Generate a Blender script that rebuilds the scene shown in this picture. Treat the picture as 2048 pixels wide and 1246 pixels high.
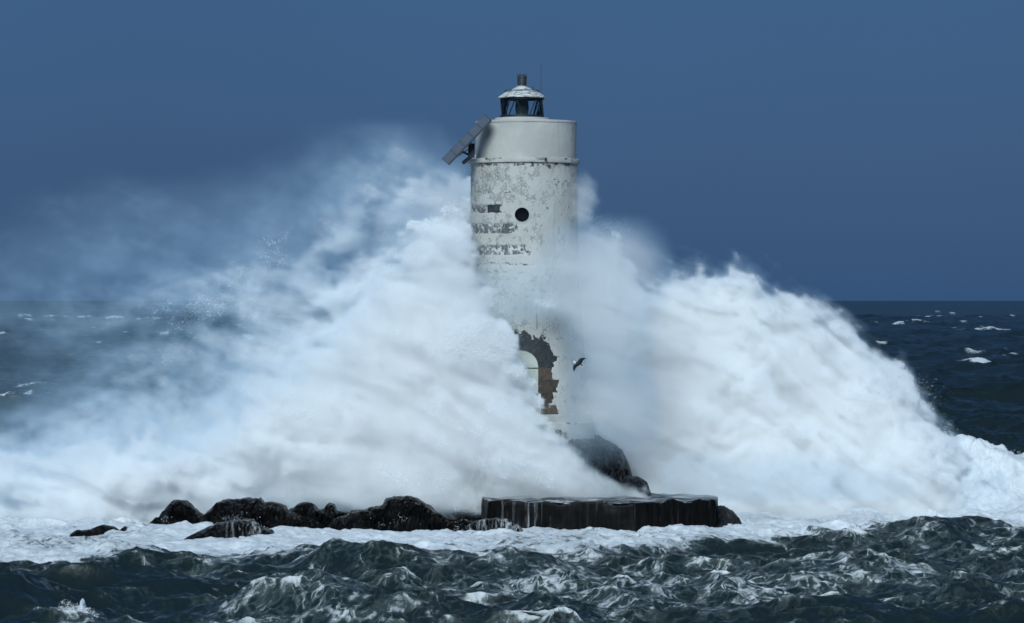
import bpy, math, time
import numpy as np
R = math.radians
T0 = time.time()
sc = bpy.context.scene
for o in list(bpy.data.objects):
    bpy.data.objects.remove(o)
COL = sc.collection

# ------------------------------------------------------------------ camera
CAM_D, CAM_Z, FPX = 110.0, 7.2, 7040.0          # metres to the tower, eye height, focal length in photo pixels
cam = bpy.data.cameras.new('camera')
cam.sensor_width = 36.0
cam.lens = 36.0 * FPX / 2048.0
cam.clip_start, cam.clip_end = 0.5, 60000.0
camo = bpy.data.objects.new('camera', cam)
camo.location = (0, -CAM_D, CAM_Z)
camo.rotation_euler = (R(90) - 22.6 / FPX, 0, 0)
COL.objects.link(camo)
sc.camera = camo

# ------------------------------------------------------------------ sky and sun
SUN_ELEV, SUN_AZ = R(32), R(-11)                # azimuth measured from the direction towards the camera, minus = left
w = bpy.data.worlds.new('World')
sc.world = w
w.use_nodes = True
nt = w.node_tree
bg = nt.nodes['Background']
bg.inputs['Strength'].default_value = 0.1
sky = nt.nodes.new('ShaderNodeTexSky')
sky.sky_type = 'NISHITA'
sky.sun_disc = False
sky.sun_elevation = SUN_ELEV
sky.sun_rotation = math.pi + SUN_AZ * -1
sky.altitude = 0
tc = nt.nodes.new('ShaderNodeTexCoord')
cn = nt.nodes.new('ShaderNodeTexNoise')         # slow unevenness of the storm cloud deck
cn.inputs['Scale'].default_value = 3.0
cn.inputs['Detail'].default_value = 4.0
sep = nt.nodes.new('ShaderNodeSeparateXYZ')
nt.links.new(tc.outputs['Generated'], sep.inputs[0])
el = nt.nodes.new('ShaderNodeMath')             # the rain band at the horizon is a little darker than the deck above it
el.operation = 'MULTIPLY_ADD'
el.inputs[1].default_value = 6.0
nt.links.new(sep.outputs['Z'], el.inputs[0])
nm = nt.nodes.new('ShaderNodeMath')
nm.operation = 'MULTIPLY_ADD'
nm.inputs[1].default_value = 0.9
nm.inputs[2].default_value = -0.22
nt.links.new(cn.outputs['Fac'], nm.inputs[0])
nt.links.new(nm.outputs[0], el.inputs[2])
cr = nt.nodes.new('ShaderNodeValToRGB')
cr.color_ramp.elements[0].position = 0.12
cr.color_ramp.elements[0].color = (0.20, 0.687, 1.69, 1)
cr.color_ramp.elements[1].position = 0.75
cr.color_ramp.elements[1].color = (0.31, 0.948, 2.24, 1)
mx = nt.nodes.new('ShaderNodeMix')
mx.data_type = 'RGBA'
mx.inputs['Factor'].default_value = 0.965       # thick storm cloud over the clear sky
nt.links.new(tc.outputs['Generated'], cn.inputs['Vector'])
nt.links.new(el.outputs[0], cr.inputs['Fac'])
nt.links.new(sky.outputs['Color'], mx.inputs[6])
nt.links.new(cr.outputs['Color'], mx.inputs[7])
nt.links.new(mx.outputs[2], bg.inputs['Color'])

sun = bpy.data.lights.new('sun', 'SUN')
sun.energy = 3.8
sun.angle = R(30)                               # veiled by cloud
sun.color = (0.81, 0.945, 1.0)
suno = bpy.data.objects.new('sun', sun)
suno.rotation_euler = (R(90) - SUN_ELEV, 0, SUN_AZ)
suno.location = (-40, -60, 60)
COL.objects.link(suno)

vs = sc.view_settings
vs.view_transform = 'Standard'
vs.look = 'None'
vs.exposure = 0.0
vs.gamma = 1.0
vs.use_curve_mapping = False
sc.render.engine = 'CYCLES'
cy = sc.cycles
cy.use_denoising = True
cy.max_bounces = 16
cy.diffuse_bounces = 3
cy.glossy_bounces = 3
cy.transmission_bounces = 6
cy.transparent_max_bounces = 16
cy.volume_bounces = 14
cy.volume_step_rate = 3.2
cy.volume_max_steps = 512
cy.use_adaptive_sampling = True
cy.adaptive_threshold = 0.03

# ------------------------------------------------------------------ helpers
def WX(px, y=0.0): return (px - 1024.0) * (CAM_D + y) / FPX
def WZ(py, y=0.0): return CAM_Z - (py - 600.0) * (CAM_D + y) / FPX
def sstep(a, b, x):
    t = np.clip((x - a) / (b - a), 0, 1)
    return t * t * (3 - 2 * t)

def _h(ix, iy, iz, seed):
    h = (ix.astype(np.uint32) * np.uint32(374761393) + iy.astype(np.uint32) * np.uint32(668265263)
         + iz.astype(np.uint32) * np.uint32(2147483647 - 12345) + np.uint32(seed * 974711 + 17))
    h = (h ^ (h >> np.uint32(13))) * np.uint32(1274126177)
    h = (h ^ (h >> np.uint32(15))) * np.uint32(2246822519)
    h = h ^ (h >> np.uint32(16))
    return h.astype(np.float32) / np.float32(4294967295.0)

def vnoise(x, y, z, seed=0):
    x = np.asarray(x, np.float32); y = np.asarray(y, np.float32) + 0 * x; z = np.asarray(z, np.float32) + 0 * x
    fx, fy, fz = np.floor(x), np.floor(y), np.floor(z)
    ix, iy, iz = fx.astype(np.int64), fy.astype(np.int64), fz.astype(np.int64)
    u, v, s = x - fx, y - fy, z - fz
    u = u * u * u * (u * (u * 6 - 15) + 10); v = v * v * v * (v * (v * 6 - 15) + 10); s = s * s * s * (s * (s * 6 - 15) + 10)
    r = 0
    for a in (0, 1):
        for b in (0, 1):
            for c in (0, 1):
                wgt = (u if a else 1 - u) * (v if b else 1 - v) * (s if c else 1 - s)
                r = r + wgt * _h(ix + a, iy + b, iz + c, seed)
    return r * 2 - 1

def fbm(x, y, z, seed=0, oct=5, gain=0.5, lac=2.03):
    a, f, r = 1.0, 1.0, 0.0
    for k in range(oct):
        r = r + a * vnoise(x * f + 13.7 * k, np.asarray(y) * f - 7.1 * k, np.asarray(z) * f + 3.3 * k, seed + k)
        a *= gain; f *= lac
    return r

def mesh(name, verts, faces, mats=None, smooth=False, parent=None, matidx=None):
    me = bpy.data.meshes.new(name)
    me.from_pydata([tuple(map(float, v)) for v in verts], [], faces)
    me.update()
    if mats:
        for m in (mats if isinstance(mats, (list, tuple)) else [mats]):
            me.materials.append(m)
    if matidx is not None:
        me.polygons.foreach_set('material_index', matidx)
    if smooth:
        me.polygons.foreach_set('use_smooth', [True] * len(me.polygons))
    o = bpy.data.objects.new(name, me)
    COL.objects.link(o)
    if parent:
        o.parent = parent
    return o

def grid_mesh(name, P, mats, wrap_u=False, wrap_v=False, smooth=True, parent=None, keep=None, attrs=None, quads=None):
    """P: (nu, nv, 3) array of points -> quad sheet, built by foreach_set"""
    nu, nv = P.shape[:2]
    iu = np.arange(nu if wrap_u else nu - 1); iv = np.arange(nv if wrap_v else nv - 1)
    A, B = np.meshgrid(iu, iv, indexing='ij')
    A2, B2 = (A + 1) % nu, (B + 1) % nv
    q = np.stack([A * nv + B, A2 * nv + B, A2 * nv + B2, A * nv + B2], -1).reshape(-1, 4)
    if keep is not None:
        q = q[keep[:len(iu), :len(iv)].reshape(-1)]
    me = bpy.data.meshes.new(name)
    me.vertices.add(nu * nv)
    me.vertices.foreach_set('co', P.astype(np.float32).ravel())
    me.loops.add(len(q) * 4)
    me.loops.foreach_set('vertex_index', q.astype(np.int32).ravel())
    me.polygons.add(len(q))
    me.polygons.foreach_set('loop_start', np.arange(len(q), dtype=np.int32) * 4)
    me.polygons.foreach_set('use_smooth', np.full(len(q), smooth))
    if attrs:
        for k, v in attrs.items():
            a = me.attributes.new(k, 'FLOAT', 'POINT')
            a.data.foreach_set('value', v.astype(np.float32).ravel())
    me.update(); me.validate()
    for m in (mats if isinstance(mats, (list, tuple)) else [mats]):
        me.materials.append(m)
    o = bpy.data.objects.new(name, me)
    COL.objects.link(o)
    if parent:
        o.parent = parent
    return o

def empty(name, loc=(0, 0, 0)):
    o = bpy.data.objects.new(name, None)
    o.location = loc
    COL.objects.link(o)
    return o

def tag(o, label=None, cat=None, group=None, kind=None):
    if label: o['label'] = label
    if cat: o['category'] = cat
    if group: o['group'] = group
    if kind: o['kind'] = kind
    return o

def lathe(name, prof, mats, cx=0.0, cy=0.0, n=64, parent=None, smooth=True):
    """prof: list of (r, z) going along the outline"""
    th = np.linspace(0, 2 * np.pi, n, endpoint=False)
    P = np.zeros((len(prof), n, 3))
    for i, (r, z) in enumerate(prof):
        P[i, :, 0] = cx + r * np.sin(th); P[i, :, 1] = cy - r * np.cos(th); P[i, :, 2] = z
    o = grid_mesh(name, P[:, ::-1], mats, wrap_v=True, smooth=smooth, parent=parent)
    return o

def box(name, c, s, mats, parent=None, rot=None, bev=0.0):
    c = np.array(c, float); h = np.array(s, float) / 2
    if bev <= 0:
        v = np.array([[x, y, z] for x in (-1, 1) for y in (-1, 1) for z in (-1, 1)], float) * h
        f = [(0, 1, 3, 2), (4, 6, 7, 5), (0, 4, 5, 1), (2, 3, 7, 6), (0, 2, 6, 4), (1, 5, 7, 3)]
    else:
        import bmesh
        bm = bmesh.new()
        bmesh.ops.create_cube(bm, size=1.0)
        for vv in bm.verts:
            vv.co = (vv.co.x * s[0], vv.co.y * s[1], vv.co.z * s[2])
        bmesh.ops.bevel(bm, geom=list(bm.edges), offset=bev, segments=2, affect='EDGES')
        bm.verts.index_update()
        v = np.array([tuple(a.co) for a in bm.verts]); f = [tuple(a.index for a in p.verts) for p in bm.faces]
        bm.free()
    if rot is not None:
        v = v @ np.array(rot).T
    return mesh(name, v + c, f, mats, parent=parent)

def tube_pts(p0, p1, r, n=8, cap=True):
    p0 = np.array(p0, float); p1 = np.array(p1, float)
    d = p1 - p0; d /= np.linalg.norm(d)
    a = np.cross(d, (0, 0, 1) if abs(d[2]) < .9 else (1, 0, 0)); a /= np.linalg.norm(a); b = np.cross(d, a)
    t = np.linspace(0, 2 * np.pi, n, endpoint=False)
    ring = r * (np.outer(np.cos(t), a) + np.outer(np.sin(t), b))
    v = np.vstack([p0 + ring, p1 + ring])
    f = [(i, (i + 1) % n, n + (i + 1) % n, n + i) for i in range(n)]
    if cap:
        f += [tuple(range(n))[::-1], tuple(range(n, 2 * n))]
    return v, f

def join(parts):
    V, F, k = [], [], 0
    for v, f in parts:
        V.append(np.asarray(v)); F += [tuple(i + k for i in q) for q in f]; k += len(v)
    return np.vstack(V), F

# ------------------------------------------------------------------ materials
class Mat:
    def __init__(s, name):
        s.m = bpy.data.materials.new(name); s.m.use_nodes = True
        s.t = s.m.node_tree; s.b = s.t.nodes['Principled BSDF']; s.o = s.t.nodes['Material Output']
        s.c = s.n('ShaderNodeTexCoord')
    def n(s, typ, **kw):
        x = s.t.nodes.new(typ)
        for k, v in kw.items(): setattr(x, k, v)
        return x
    def put(s, sock, v):
        if hasattr(v, 'is_linked'): s.t.links.new(v, sock)
        else: sock.default_value = v
    def map(s, scale=(1, 1, 1), loc=(0, 0, 0), src=None):
        x = s.n('ShaderNodeMapping'); s.put(x.inputs[0], src or s.c.outputs['Object']); x.inputs['Scale'].default_value = scale; x.inputs['Location'].default_value = loc
        return x.outputs[0]
    def noise(s, vec, scale, detail=4, rough=.55, dist=0.0):
        x = s.n('ShaderNodeTexNoise'); s.put(x.inputs['Vector'], vec); x.inputs['Scale'].default_value = scale; x.inputs['Detail'].default_value = detail
        x.inputs['Roughness'].default_value = rough; x.inputs['Distortion'].default_value = dist
        return x.outputs['Fac']
    def vor(s, vec, scale, feature='DISTANCE_TO_EDGE'):
        x = s.n('ShaderNodeTexVoronoi', feature=feature); s.put(x.inputs['Vector'], vec); x.inputs['Scale'].default_value = scale
        return x.outputs['Distance']
    def math(s, op, a, b=0.0, c=0.0):
        x = s.n('ShaderNodeMath', operation=op)
        s.put(x.inputs[0], a); s.put(x.inputs[1], b)
        if op in ('MULTIPLY_ADD',): s.put(x.inputs[2], c)
        return x.outputs[0]
    def ss(s, x, a, b, lo=0.0, hi=1.0):
        r = s.n('ShaderNodeMapRange', interpolation_type='SMOOTHSTEP')
        s.put(r.inputs[0], x); s.put(r.inputs[1], a); s.put(r.inputs[2], b); s.put(r.inputs[3], lo); s.put(r.inputs[4], hi)
        return r.outputs[0]
    def mix(s, f, a, b):
        x = s.n('ShaderNodeMix', data_type='RGBA'); s.put(x.inputs[0], f)
        s.put(x.inputs[6], a if hasattr(a, 'is_linked') else tuple(a) + (1,) * (4 - len(a)))
        s.put(x.inputs[7], b if hasattr(b, 'is_linked') else tuple(b) + (1,) * (4 - len(b)))
        return x.outputs[2]
    def attr(s, name):
        x = s.n('ShaderNodeAttribute', attribute_name=name); return x.outputs['Fac']
    def vadd(s, a, b):
        x = s.n('ShaderNodeVectorMath', operation='ADD'); s.put(x.inputs[0], a); s.put(x.inputs[1], b); return x.outputs[0]
    def bump(s, h, strength=.5, dist=.02):
        x = s.n('ShaderNodeBump'); x.inputs['Strength'].default_value = strength; x.inputs['Distance'].default_value = dist
        s.put(x.inputs['Height'], h); s.t.links.new(x.outputs[0], s.b.inputs['Normal']); return x.outputs[0]
    def set(s, **kw):
        for k, v in kw.items():
            s.put(s.b.inputs[k.replace('_', ' ')], v if hasattr(v, 'is_linked') or not isinstance(v, tuple) else v + (1,) * (4 - len(v)))
        return s

def simple(name, col, rough=.6, metal=0.0, var=.25, scale=6.0, bump=.2):
    M = Mat(name); p = M.map()
    n = M.noise(p, scale, 5)
    M.set(Base_Color=M.mix(n, tuple(c * (1 - var) for c in col), tuple(min(1, c * (1 + var)) for c in col)), Roughness=rough, Metallic=metal)
    if bump: M.bump(M.noise(p, scale * 4, 4), bump, .01)
    return M.m

# plaster: white paint, grey undercoat where 'dmg' says it has peeled, specks and run-off stains of their own shape
def plaster_material(name, speck=1.0):
    M = Mat(name); p = M.map()
    big = M.noise(p, .9, 4); mid = M.noise(p, 4.5, 6, .62); fine = M.noise(p, 22, 4, .6)
    streak = M.noise(M.map((7, 7, .7)), 1.0, 5, .6)
    white = M.mix(M.ss(big, .3, .7), (.36, .355, .33), (.45, .44, .415))
    white = M.mix(M.math('MULTIPLY', M.ss(streak, .48, .72), .6), white, (.36, .38, .38))
    white = M.mix(M.math('MULTIPLY', M.ss(mid, .55, .68), .45 * speck), white, (.40, .415, .385))
    d = M.attr('dmg')
    grey = M.mix(M.ss(mid, .4, .6), (.22, .225, .21), (.34, .345, .325))
    d2 = M.math('MULTIPLY', M.ss(M.math('ADD', d, M.math('MULTIPLY_ADD', fine, 1.0, -.5)), .3, .6), M.ss(d, .05, .2))
    col = M.mix(d2, white, grey)
    flake = M.noise(p, 16, 5, .7)
    col = M.mix(M.math('MULTIPLY', M.math('MULTIPLY', M.ss(flake, .54, .6), M.ss(d, .1, .3)), .8), col, (.52, .515, .49))
    col = M.mix(M.math('MULTIPLY', M.ss(M.noise(M.map((3.5, 3.5, .5)), 1.0, 6, .7), .55, .7), .35), col, (.20, .18, .15))
    sp = M.noise(p, 9, 7, .68)
    sp = M.math('ADD', sp, M.math('MULTIPLY', M.attr('spk'), .22))
    col = M.mix(M.ss(sp, .69, .76), col, (.045, .045, .043))
    rust = M.attr('rust')
    col = M.mix(rust, col, (.24, .11, .045))
    M.set(Base_Color=col, Roughness=.8)
    M.bump(M.math('ADD', M.math('MULTIPLY', mid, .7), M.math('MULTIPLY', fine, .3)), .5, .025)
    return M.m

def stone_material(name, a, b, scale=5.0, paint=0.0):
    M = Mat(name); p = M.map()
    oi = M.n('ShaderNodeObjectInfo')
    n = M.noise(p, scale, 6, .65); f = M.noise(p, 30, 4)
    col = M.mix(M.ss(n, .3, .7), a, b)
    hs = M.n('ShaderNodeHueSaturation'); M.put(hs.inputs['Color'], col)
    M.put(hs.inputs['Value'], M.ss(oi.outputs['Random'], 0, 1, .7, 1.3))
    colr = hs.outputs[0]
    if paint:       # patches of old white paint left on the stone
        colr = M.mix(M.math('MULTIPLY', M.ss(M.noise(p, 7.5, 5, .6, .8), .52, .57), paint), colr, (.52, .53, .52))
    M.set(Base_Color=colr, Roughness=.7)
    M.bump(M.math('ADD', n, M.math('MULTIPLY', f, .5)), .8, .03)
    return M.m

MT = {}
MT['plaster'] = plaster_material('tower_plaster')
MT['drum'] = plaster_material('drum_plaster', .8)
MT['arch_stone'] = stone_material('arch_stone', (.012, .014, .018), (.03, .033, .04))
MT['brown_stone'] = stone_material('brown_stone', (.035, .025, .017), (.068, .047, .03), 4)
MT['band_stone'] = stone_material('band_stone', (.05, .055, .06), (.2, .2, .2), 7, .85)
MT['black_stone'] = stone_material('black_stone', (.008, .01, .014), (.03, .035, .04), 7)
MT['frame'] = simple('black_painted_metal', (.012, .014, .016), .45)
MT['roofmetal'] = None
def roof_material():
    M = Mat('roof_paint'); p = M.map()
    n = M.noise(M.map((3, 3, 14)), 1.6, 6, .65); b = M.noise(p, 5, 5)
    col = M.mix(M.ss(n, .43, .64), (.62, .62, .60), (.15, .15, .15))
    col = M.mix(M.math('MULTIPLY', M.ss(b, .55, .7), .6), col, (.10, .10, .10))
    M.set(Base_Color=col, Roughness=.55); M.bump(b, .3, .01)
    return M.m
MT['roofmetal'] = roof_material()
MT['vent'] = simple('vent_metal', (.045, .05, .055), .5, .3)
MT['cell'] = simple('solar_cell', (.10, .115, .14), .3, .0, .2, 9, .05)
MT['alu'] = simple('panel_frame_metal', (.10, .11, .125), .45, .4)
MT['panel_back'] = simple('panel_back', (.012, .014, .018), .6)
MT['doorpaint'] = simple('door_paint', (.44, .46, .41), .7, 0, .2, 3)
MT['doorframe'] = simple('door_frame_paint', (.62, .62, .58), .6, 0, .2, 6)
MT['dark'] = simple('dark_interior', (.004, .004, .005), .8)
MT['lens'] = simple('lens_glass', (.035, .055, .06), .12, 0, .3, 8, .1)
def glass_material(name, tint=(.72, .84, .86), gloss=.25):
    m = bpy.data.materials.new(name); m.use_nodes = True; t = m.node_tree; t.nodes.clear()
    o = t.nodes.new('ShaderNodeOutputMaterial'); mixs = t.nodes.new('ShaderNodeMixShader'); tr = t.nodes.new('ShaderNodeBsdfTransparent'); gl = t.nodes.new('ShaderNodeBsdfGlossy')
    fr = t.nodes.new('ShaderNodeFresnel'); fr.inputs[0].default_value = 1.5
    tr.inputs[0].default_value = tint + (1,); gl.inputs['Roughness'].default_value = .08
    t.links.new(fr.outputs[0], mixs.inputs[0]); t.links.new(tr.outputs[0], mixs.inputs[1]); t.links.new(gl.outputs[0], mixs.inputs[2]); t.links.new(mixs.outputs[0], o.inputs[0])
    return m
MT['glass'] = glass_material('lantern_glass', (.9, .97, .97))

def rock_material(name, pour=False):
    M = Mat(name); p = M.map()
    n = M.noise(p, 2.2, 7, .65); f = M.noise(p, 14, 5, .6)
    col = M.mix(M.ss(n, .35, .7), (.0028, .003, .0036), (.009, .0088, .0085))
    rough = .26
    if pour:        # white water running off the rock
        s = M.noise(M.map((5.5, 1.5, .55)), 1.0, 6, .7, .6)
        s2 = M.math('MULTIPLY', M.ss(s, .46, .66), M.attr('pour'))
        col = M.mix(M.math('MULTIPLY', s2, .75), col, (.5, .54, .56))
    M.set(Base_Color=col, Roughness=rough, Specular_IOR_Level=.09)
    M.bump(M.math('ADD', n, M.math('MULTIPLY', f, .4)), .9, .06)
    return M.m
MT['rock'] = rock_material('wet_black_rock')
MT['rock_pour'] = rock_material('wet_rock_with_runoff', True)
MT['rock_grey'] = None
def grey_rock():
    M = Mat('wet_grey_rock'); p = M.map()
    n = M.noise(p, 1.6, 8, .68)
    M.set(Base_Color=M.mix(M.ss(n, .3, .7), (.006, .0075, .009), (.022, .025, .029)), Roughness=.5, Specular_IOR_Level=.2)
    M.bump(n, 1.0, .12)
    return M.m
MT['rock_grey'] = grey_rock()
def platform_material():
    M = Mat('wet_concrete'); p = M.map()
    n = M.noise(p, 1.3, 6, .6); v = M.noise(M.map((9, 9, .35)), 1.0, 5, .6)
    col = M.mix(M.ss(v, .35, .7), (.002, .002, .0022), (.0065, .006, .0055))
    run = M.noise(M.map((6.5, 6.5, .10)), 1.0, 3, .6)
    patch = M.ss(M.noise(M.map((.8, .8, .25)), 1.0, 4), .42, .66)
    broken = M.noise(M.map((14, 14, 3.0)), 1.0, 4, .7)
    col = M.mix(M.math('MULTIPLY', M.math('MULTIPLY', M.ss(run, .54, .68), patch), M.ss(broken, .3, .7, .1, .8)), col, (.42, .46, .50))
    top = M.n('ShaderNodeSeparateXYZ'); g = M.n('ShaderNodeNewGeometry'); M.put(top.inputs[0], g.outputs['True Normal'])
    up = M.ss(top.outputs[2], .5, .8)
    wet = M.noise(M.map((.7, 2.0, 1)), 1.3, 6, .7, .5)
    tcol = M.mix(M.ss(wet, .46, .62), (.012, .013, .014), (.40, .43, .46))
    col = M.mix(up, col, tcol)
    M.set(Base_Color=col, Roughness=.45, Specular_IOR_Level=.1)
    M.bump(M.math('ADD', n, v), .6, .03)
    return M.m
MT['platform'] = platform_material()

def sea_material():
    M = Mat('storm_sea')
    p = M.n('ShaderNodeAttribute', attribute_name='rest').outputs['Vector']
    foam = M.attr('foam')
    warp = M.n('ShaderNodeTexNoise'); M.put(warp.inputs['Vector'], p); warp.inputs['Scale'].default_value = 1.1; warp.inputs['Detail'].default_value = 4
    wv = M.n('ShaderNodeVectorMath', operation='MULTIPLY_ADD'); M.put(wv.inputs[0], warp.outputs['Color']); wv.inputs[1].default_value = (.8, .8, 0); M.put(wv.inputs[2], p)
    q = wv.outputs[0]
    fw = M.n('ShaderNodeTexNoise'); M.put(fw.inputs['Vector'], p); fw.inputs['Scale'].default_value = 3.2; fw.inputs['Detail'].default_value = 4
    wv2 = M.n('ShaderNodeVectorMath', operation='MULTIPLY_ADD'); M.put(wv2.inputs[0], fw.outputs['Color']); wv2.inputs[1].default_value = (.38, .42, 0); M.put(wv2.inputs[2], q)
    q = wv2.outputs[0]
    v1 = M.vor(M.map((1, .95, 1), src=q), 1.35); v2 = M.vor(M.map((1, 1.0, 1), src=q), 3.6)
    l1 = M.ss(v1, 0.0, .15, 1, 0); l2 = M.ss(v2, 0.0, .18, 1, 0)
    n3 = M.noise(M.map((.45, 1.3, 1), src=q), 2.2, 6, .68)
    lace = M.math('MAXIMUM', l1, M.math('MULTIPLY', l2, .8))
    n1 = M.noise(M.map((1, .8, 1), src=p), .8, 6, .62); n2 = M.noise(M.map((1, .9, 1), src=q), 4.6, 6, .7)
    f = M.math('MULTIPLY', foam, 1.3)
    f = M.math('ADD', f, M.math('MULTIPLY_ADD', lace, .34, -.17))
    f = M.math('ADD', f, M.math('MULTIPLY_ADD', n1, 1.15, -.575))
    f = M.math('ADD', f, M.math('MULTIPLY_ADD', n2, 1.1, -.55))
    f = M.math('ADD', f, M.math('MULTIPLY_ADD', n3, 1.1, -.55))
    fac = M.ss(f, .42, .82)
    fac = M.math('MULTIPLY', fac, M.ss(foam, .01, .12))
    milky = M.math('MULTIPLY', M.ss(f, .05, .6), M.ss(foam, .05, .25))
    rip = M.noise(M.map((1, .6, 1), src=p), 4.5, 6, .65)
    rip2 = M.noise(M.map((1, .45, 1), src=p), .42, 6, .65)
    rip = M.math('MULTIPLY_ADD', rip2, 2.2, rip)
    wb = M.n('ShaderNodeBump'); wb.inputs['Strength'].default_value = .7; wb.inputs['Distance'].default_value = .07; M.put(wb.inputs['Height'], rip)
    M.set(Base_Color=M.mix(milky, (.009, .016, .0165), (.055, .072, .072)), Roughness=.32, IOR=1.33, Specular_IOR_Level=.4)
    M.t.links.new(wb.outputs[0], M.b.inputs['Normal'])
    fo = M.n('ShaderNodeBsdfPrincipled')
    fcol = M.mix(M.ss(foam, .35, .8), M.mix(M.ss(n2, .3, .65), (.34, .375, .39), (.54, .565, .575)), M.mix(M.ss(n2, .3, .65), (.50, .54, .58), (.68, .70, .72)))
    M.put(fo.inputs['Base Color'], fcol); fo.inputs['Roughness'].default_value = .75
    fb = M.n('ShaderNodeBump'); fb.inputs['Strength'].default_value = .7; fb.inputs['Distance'].default_value = .08
    M.put(fb.inputs['Height'], M.math('ADD', n2, M.math('MULTIPLY', M.noise(p, 9, 4), .35))); M.t.links.new(fb.outputs[0], fo.inputs['Normal'])
    ms = M.n('ShaderNodeMixShader')
    M.put(ms.inputs[0], fac); M.t.links.new(M.b.outputs[0], ms.inputs[1]); M.t.links.new(fo.outputs[0], ms.inputs[2])
    M.t.links.new(ms.outputs[0], M.o.inputs[0])
    return M.m
MT['sea'] = sea_material()

# ------------------------------------------------------------------ the sea
def ocean_tile(N, L, amp, lmax, lmin, wdir, spread, seed, chop, pw=3.4):
    """one periodic patch of FFT ocean: height, sideways shift and crest-squeeze"""
    g = np.random.default_rng(seed)
    k = 2 * np.pi * np.fft.fftfreq(N, L / N)
    kx, ky = np.meshgrid(k, k, indexing='ij'); kk = np.hypot(kx, ky); kk[0, 0] = 1
    S = kk ** -pw * np.exp(-(2 * np.pi / lmax / kk) ** 4) * np.exp(-(kk * lmin / 2 / np.pi) ** 2)
    c = (kx * wdir[0] + ky * wdir[1]) / kk / np.hypot(*wdir)
    S *= np.abs(c) ** spread * np.where(c > 0, 1, .15) + .03
    S[0, 0] = 0
    H = np.sqrt(S) * (g.normal(size=(N, N)) + 1j * g.normal(size=(N, N)))
    h = np.fft.ifft2(H).real; s = amp / h.std(); h *= s
    dx = np.fft.ifft2(1j * kx / kk * H).real * s * chop
    dy = np.fft.ifft2(1j * ky / kk * H).real * s * chop
    fxx = np.gradient(dx, L / N, axis=0); fyy = np.gradient(dy, L / N, axis=1); fxy = np.gradient(dx, L / N, axis=1)
    J = (1 + fxx) * (1 + fyy) - fxy ** 2
    return [a.astype(np.float32) for a in (h, dx, dy, J)]

def tile_sample(tile, L, x, y):
    N = tile[0].shape[0]
    u = (x / L * N) % N; v = (y / L * N) % N
    i = np.floor(u).astype(np.int32); j = np.floor(v).astype(np.int32)
    a = (u - i).astype(np.float32); b = (v - j).astype(np.float32); i %= N; j %= N
    i2, j2 = (i + 1) % N, (j + 1) % N
    return [t[i, j] * (1 - a) * (1 - b) + t[i2, j] * a * (1 - b) + t[i, j2] * (1 - a) * b + t[i2, j2] * a * b for t in tile]

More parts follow.
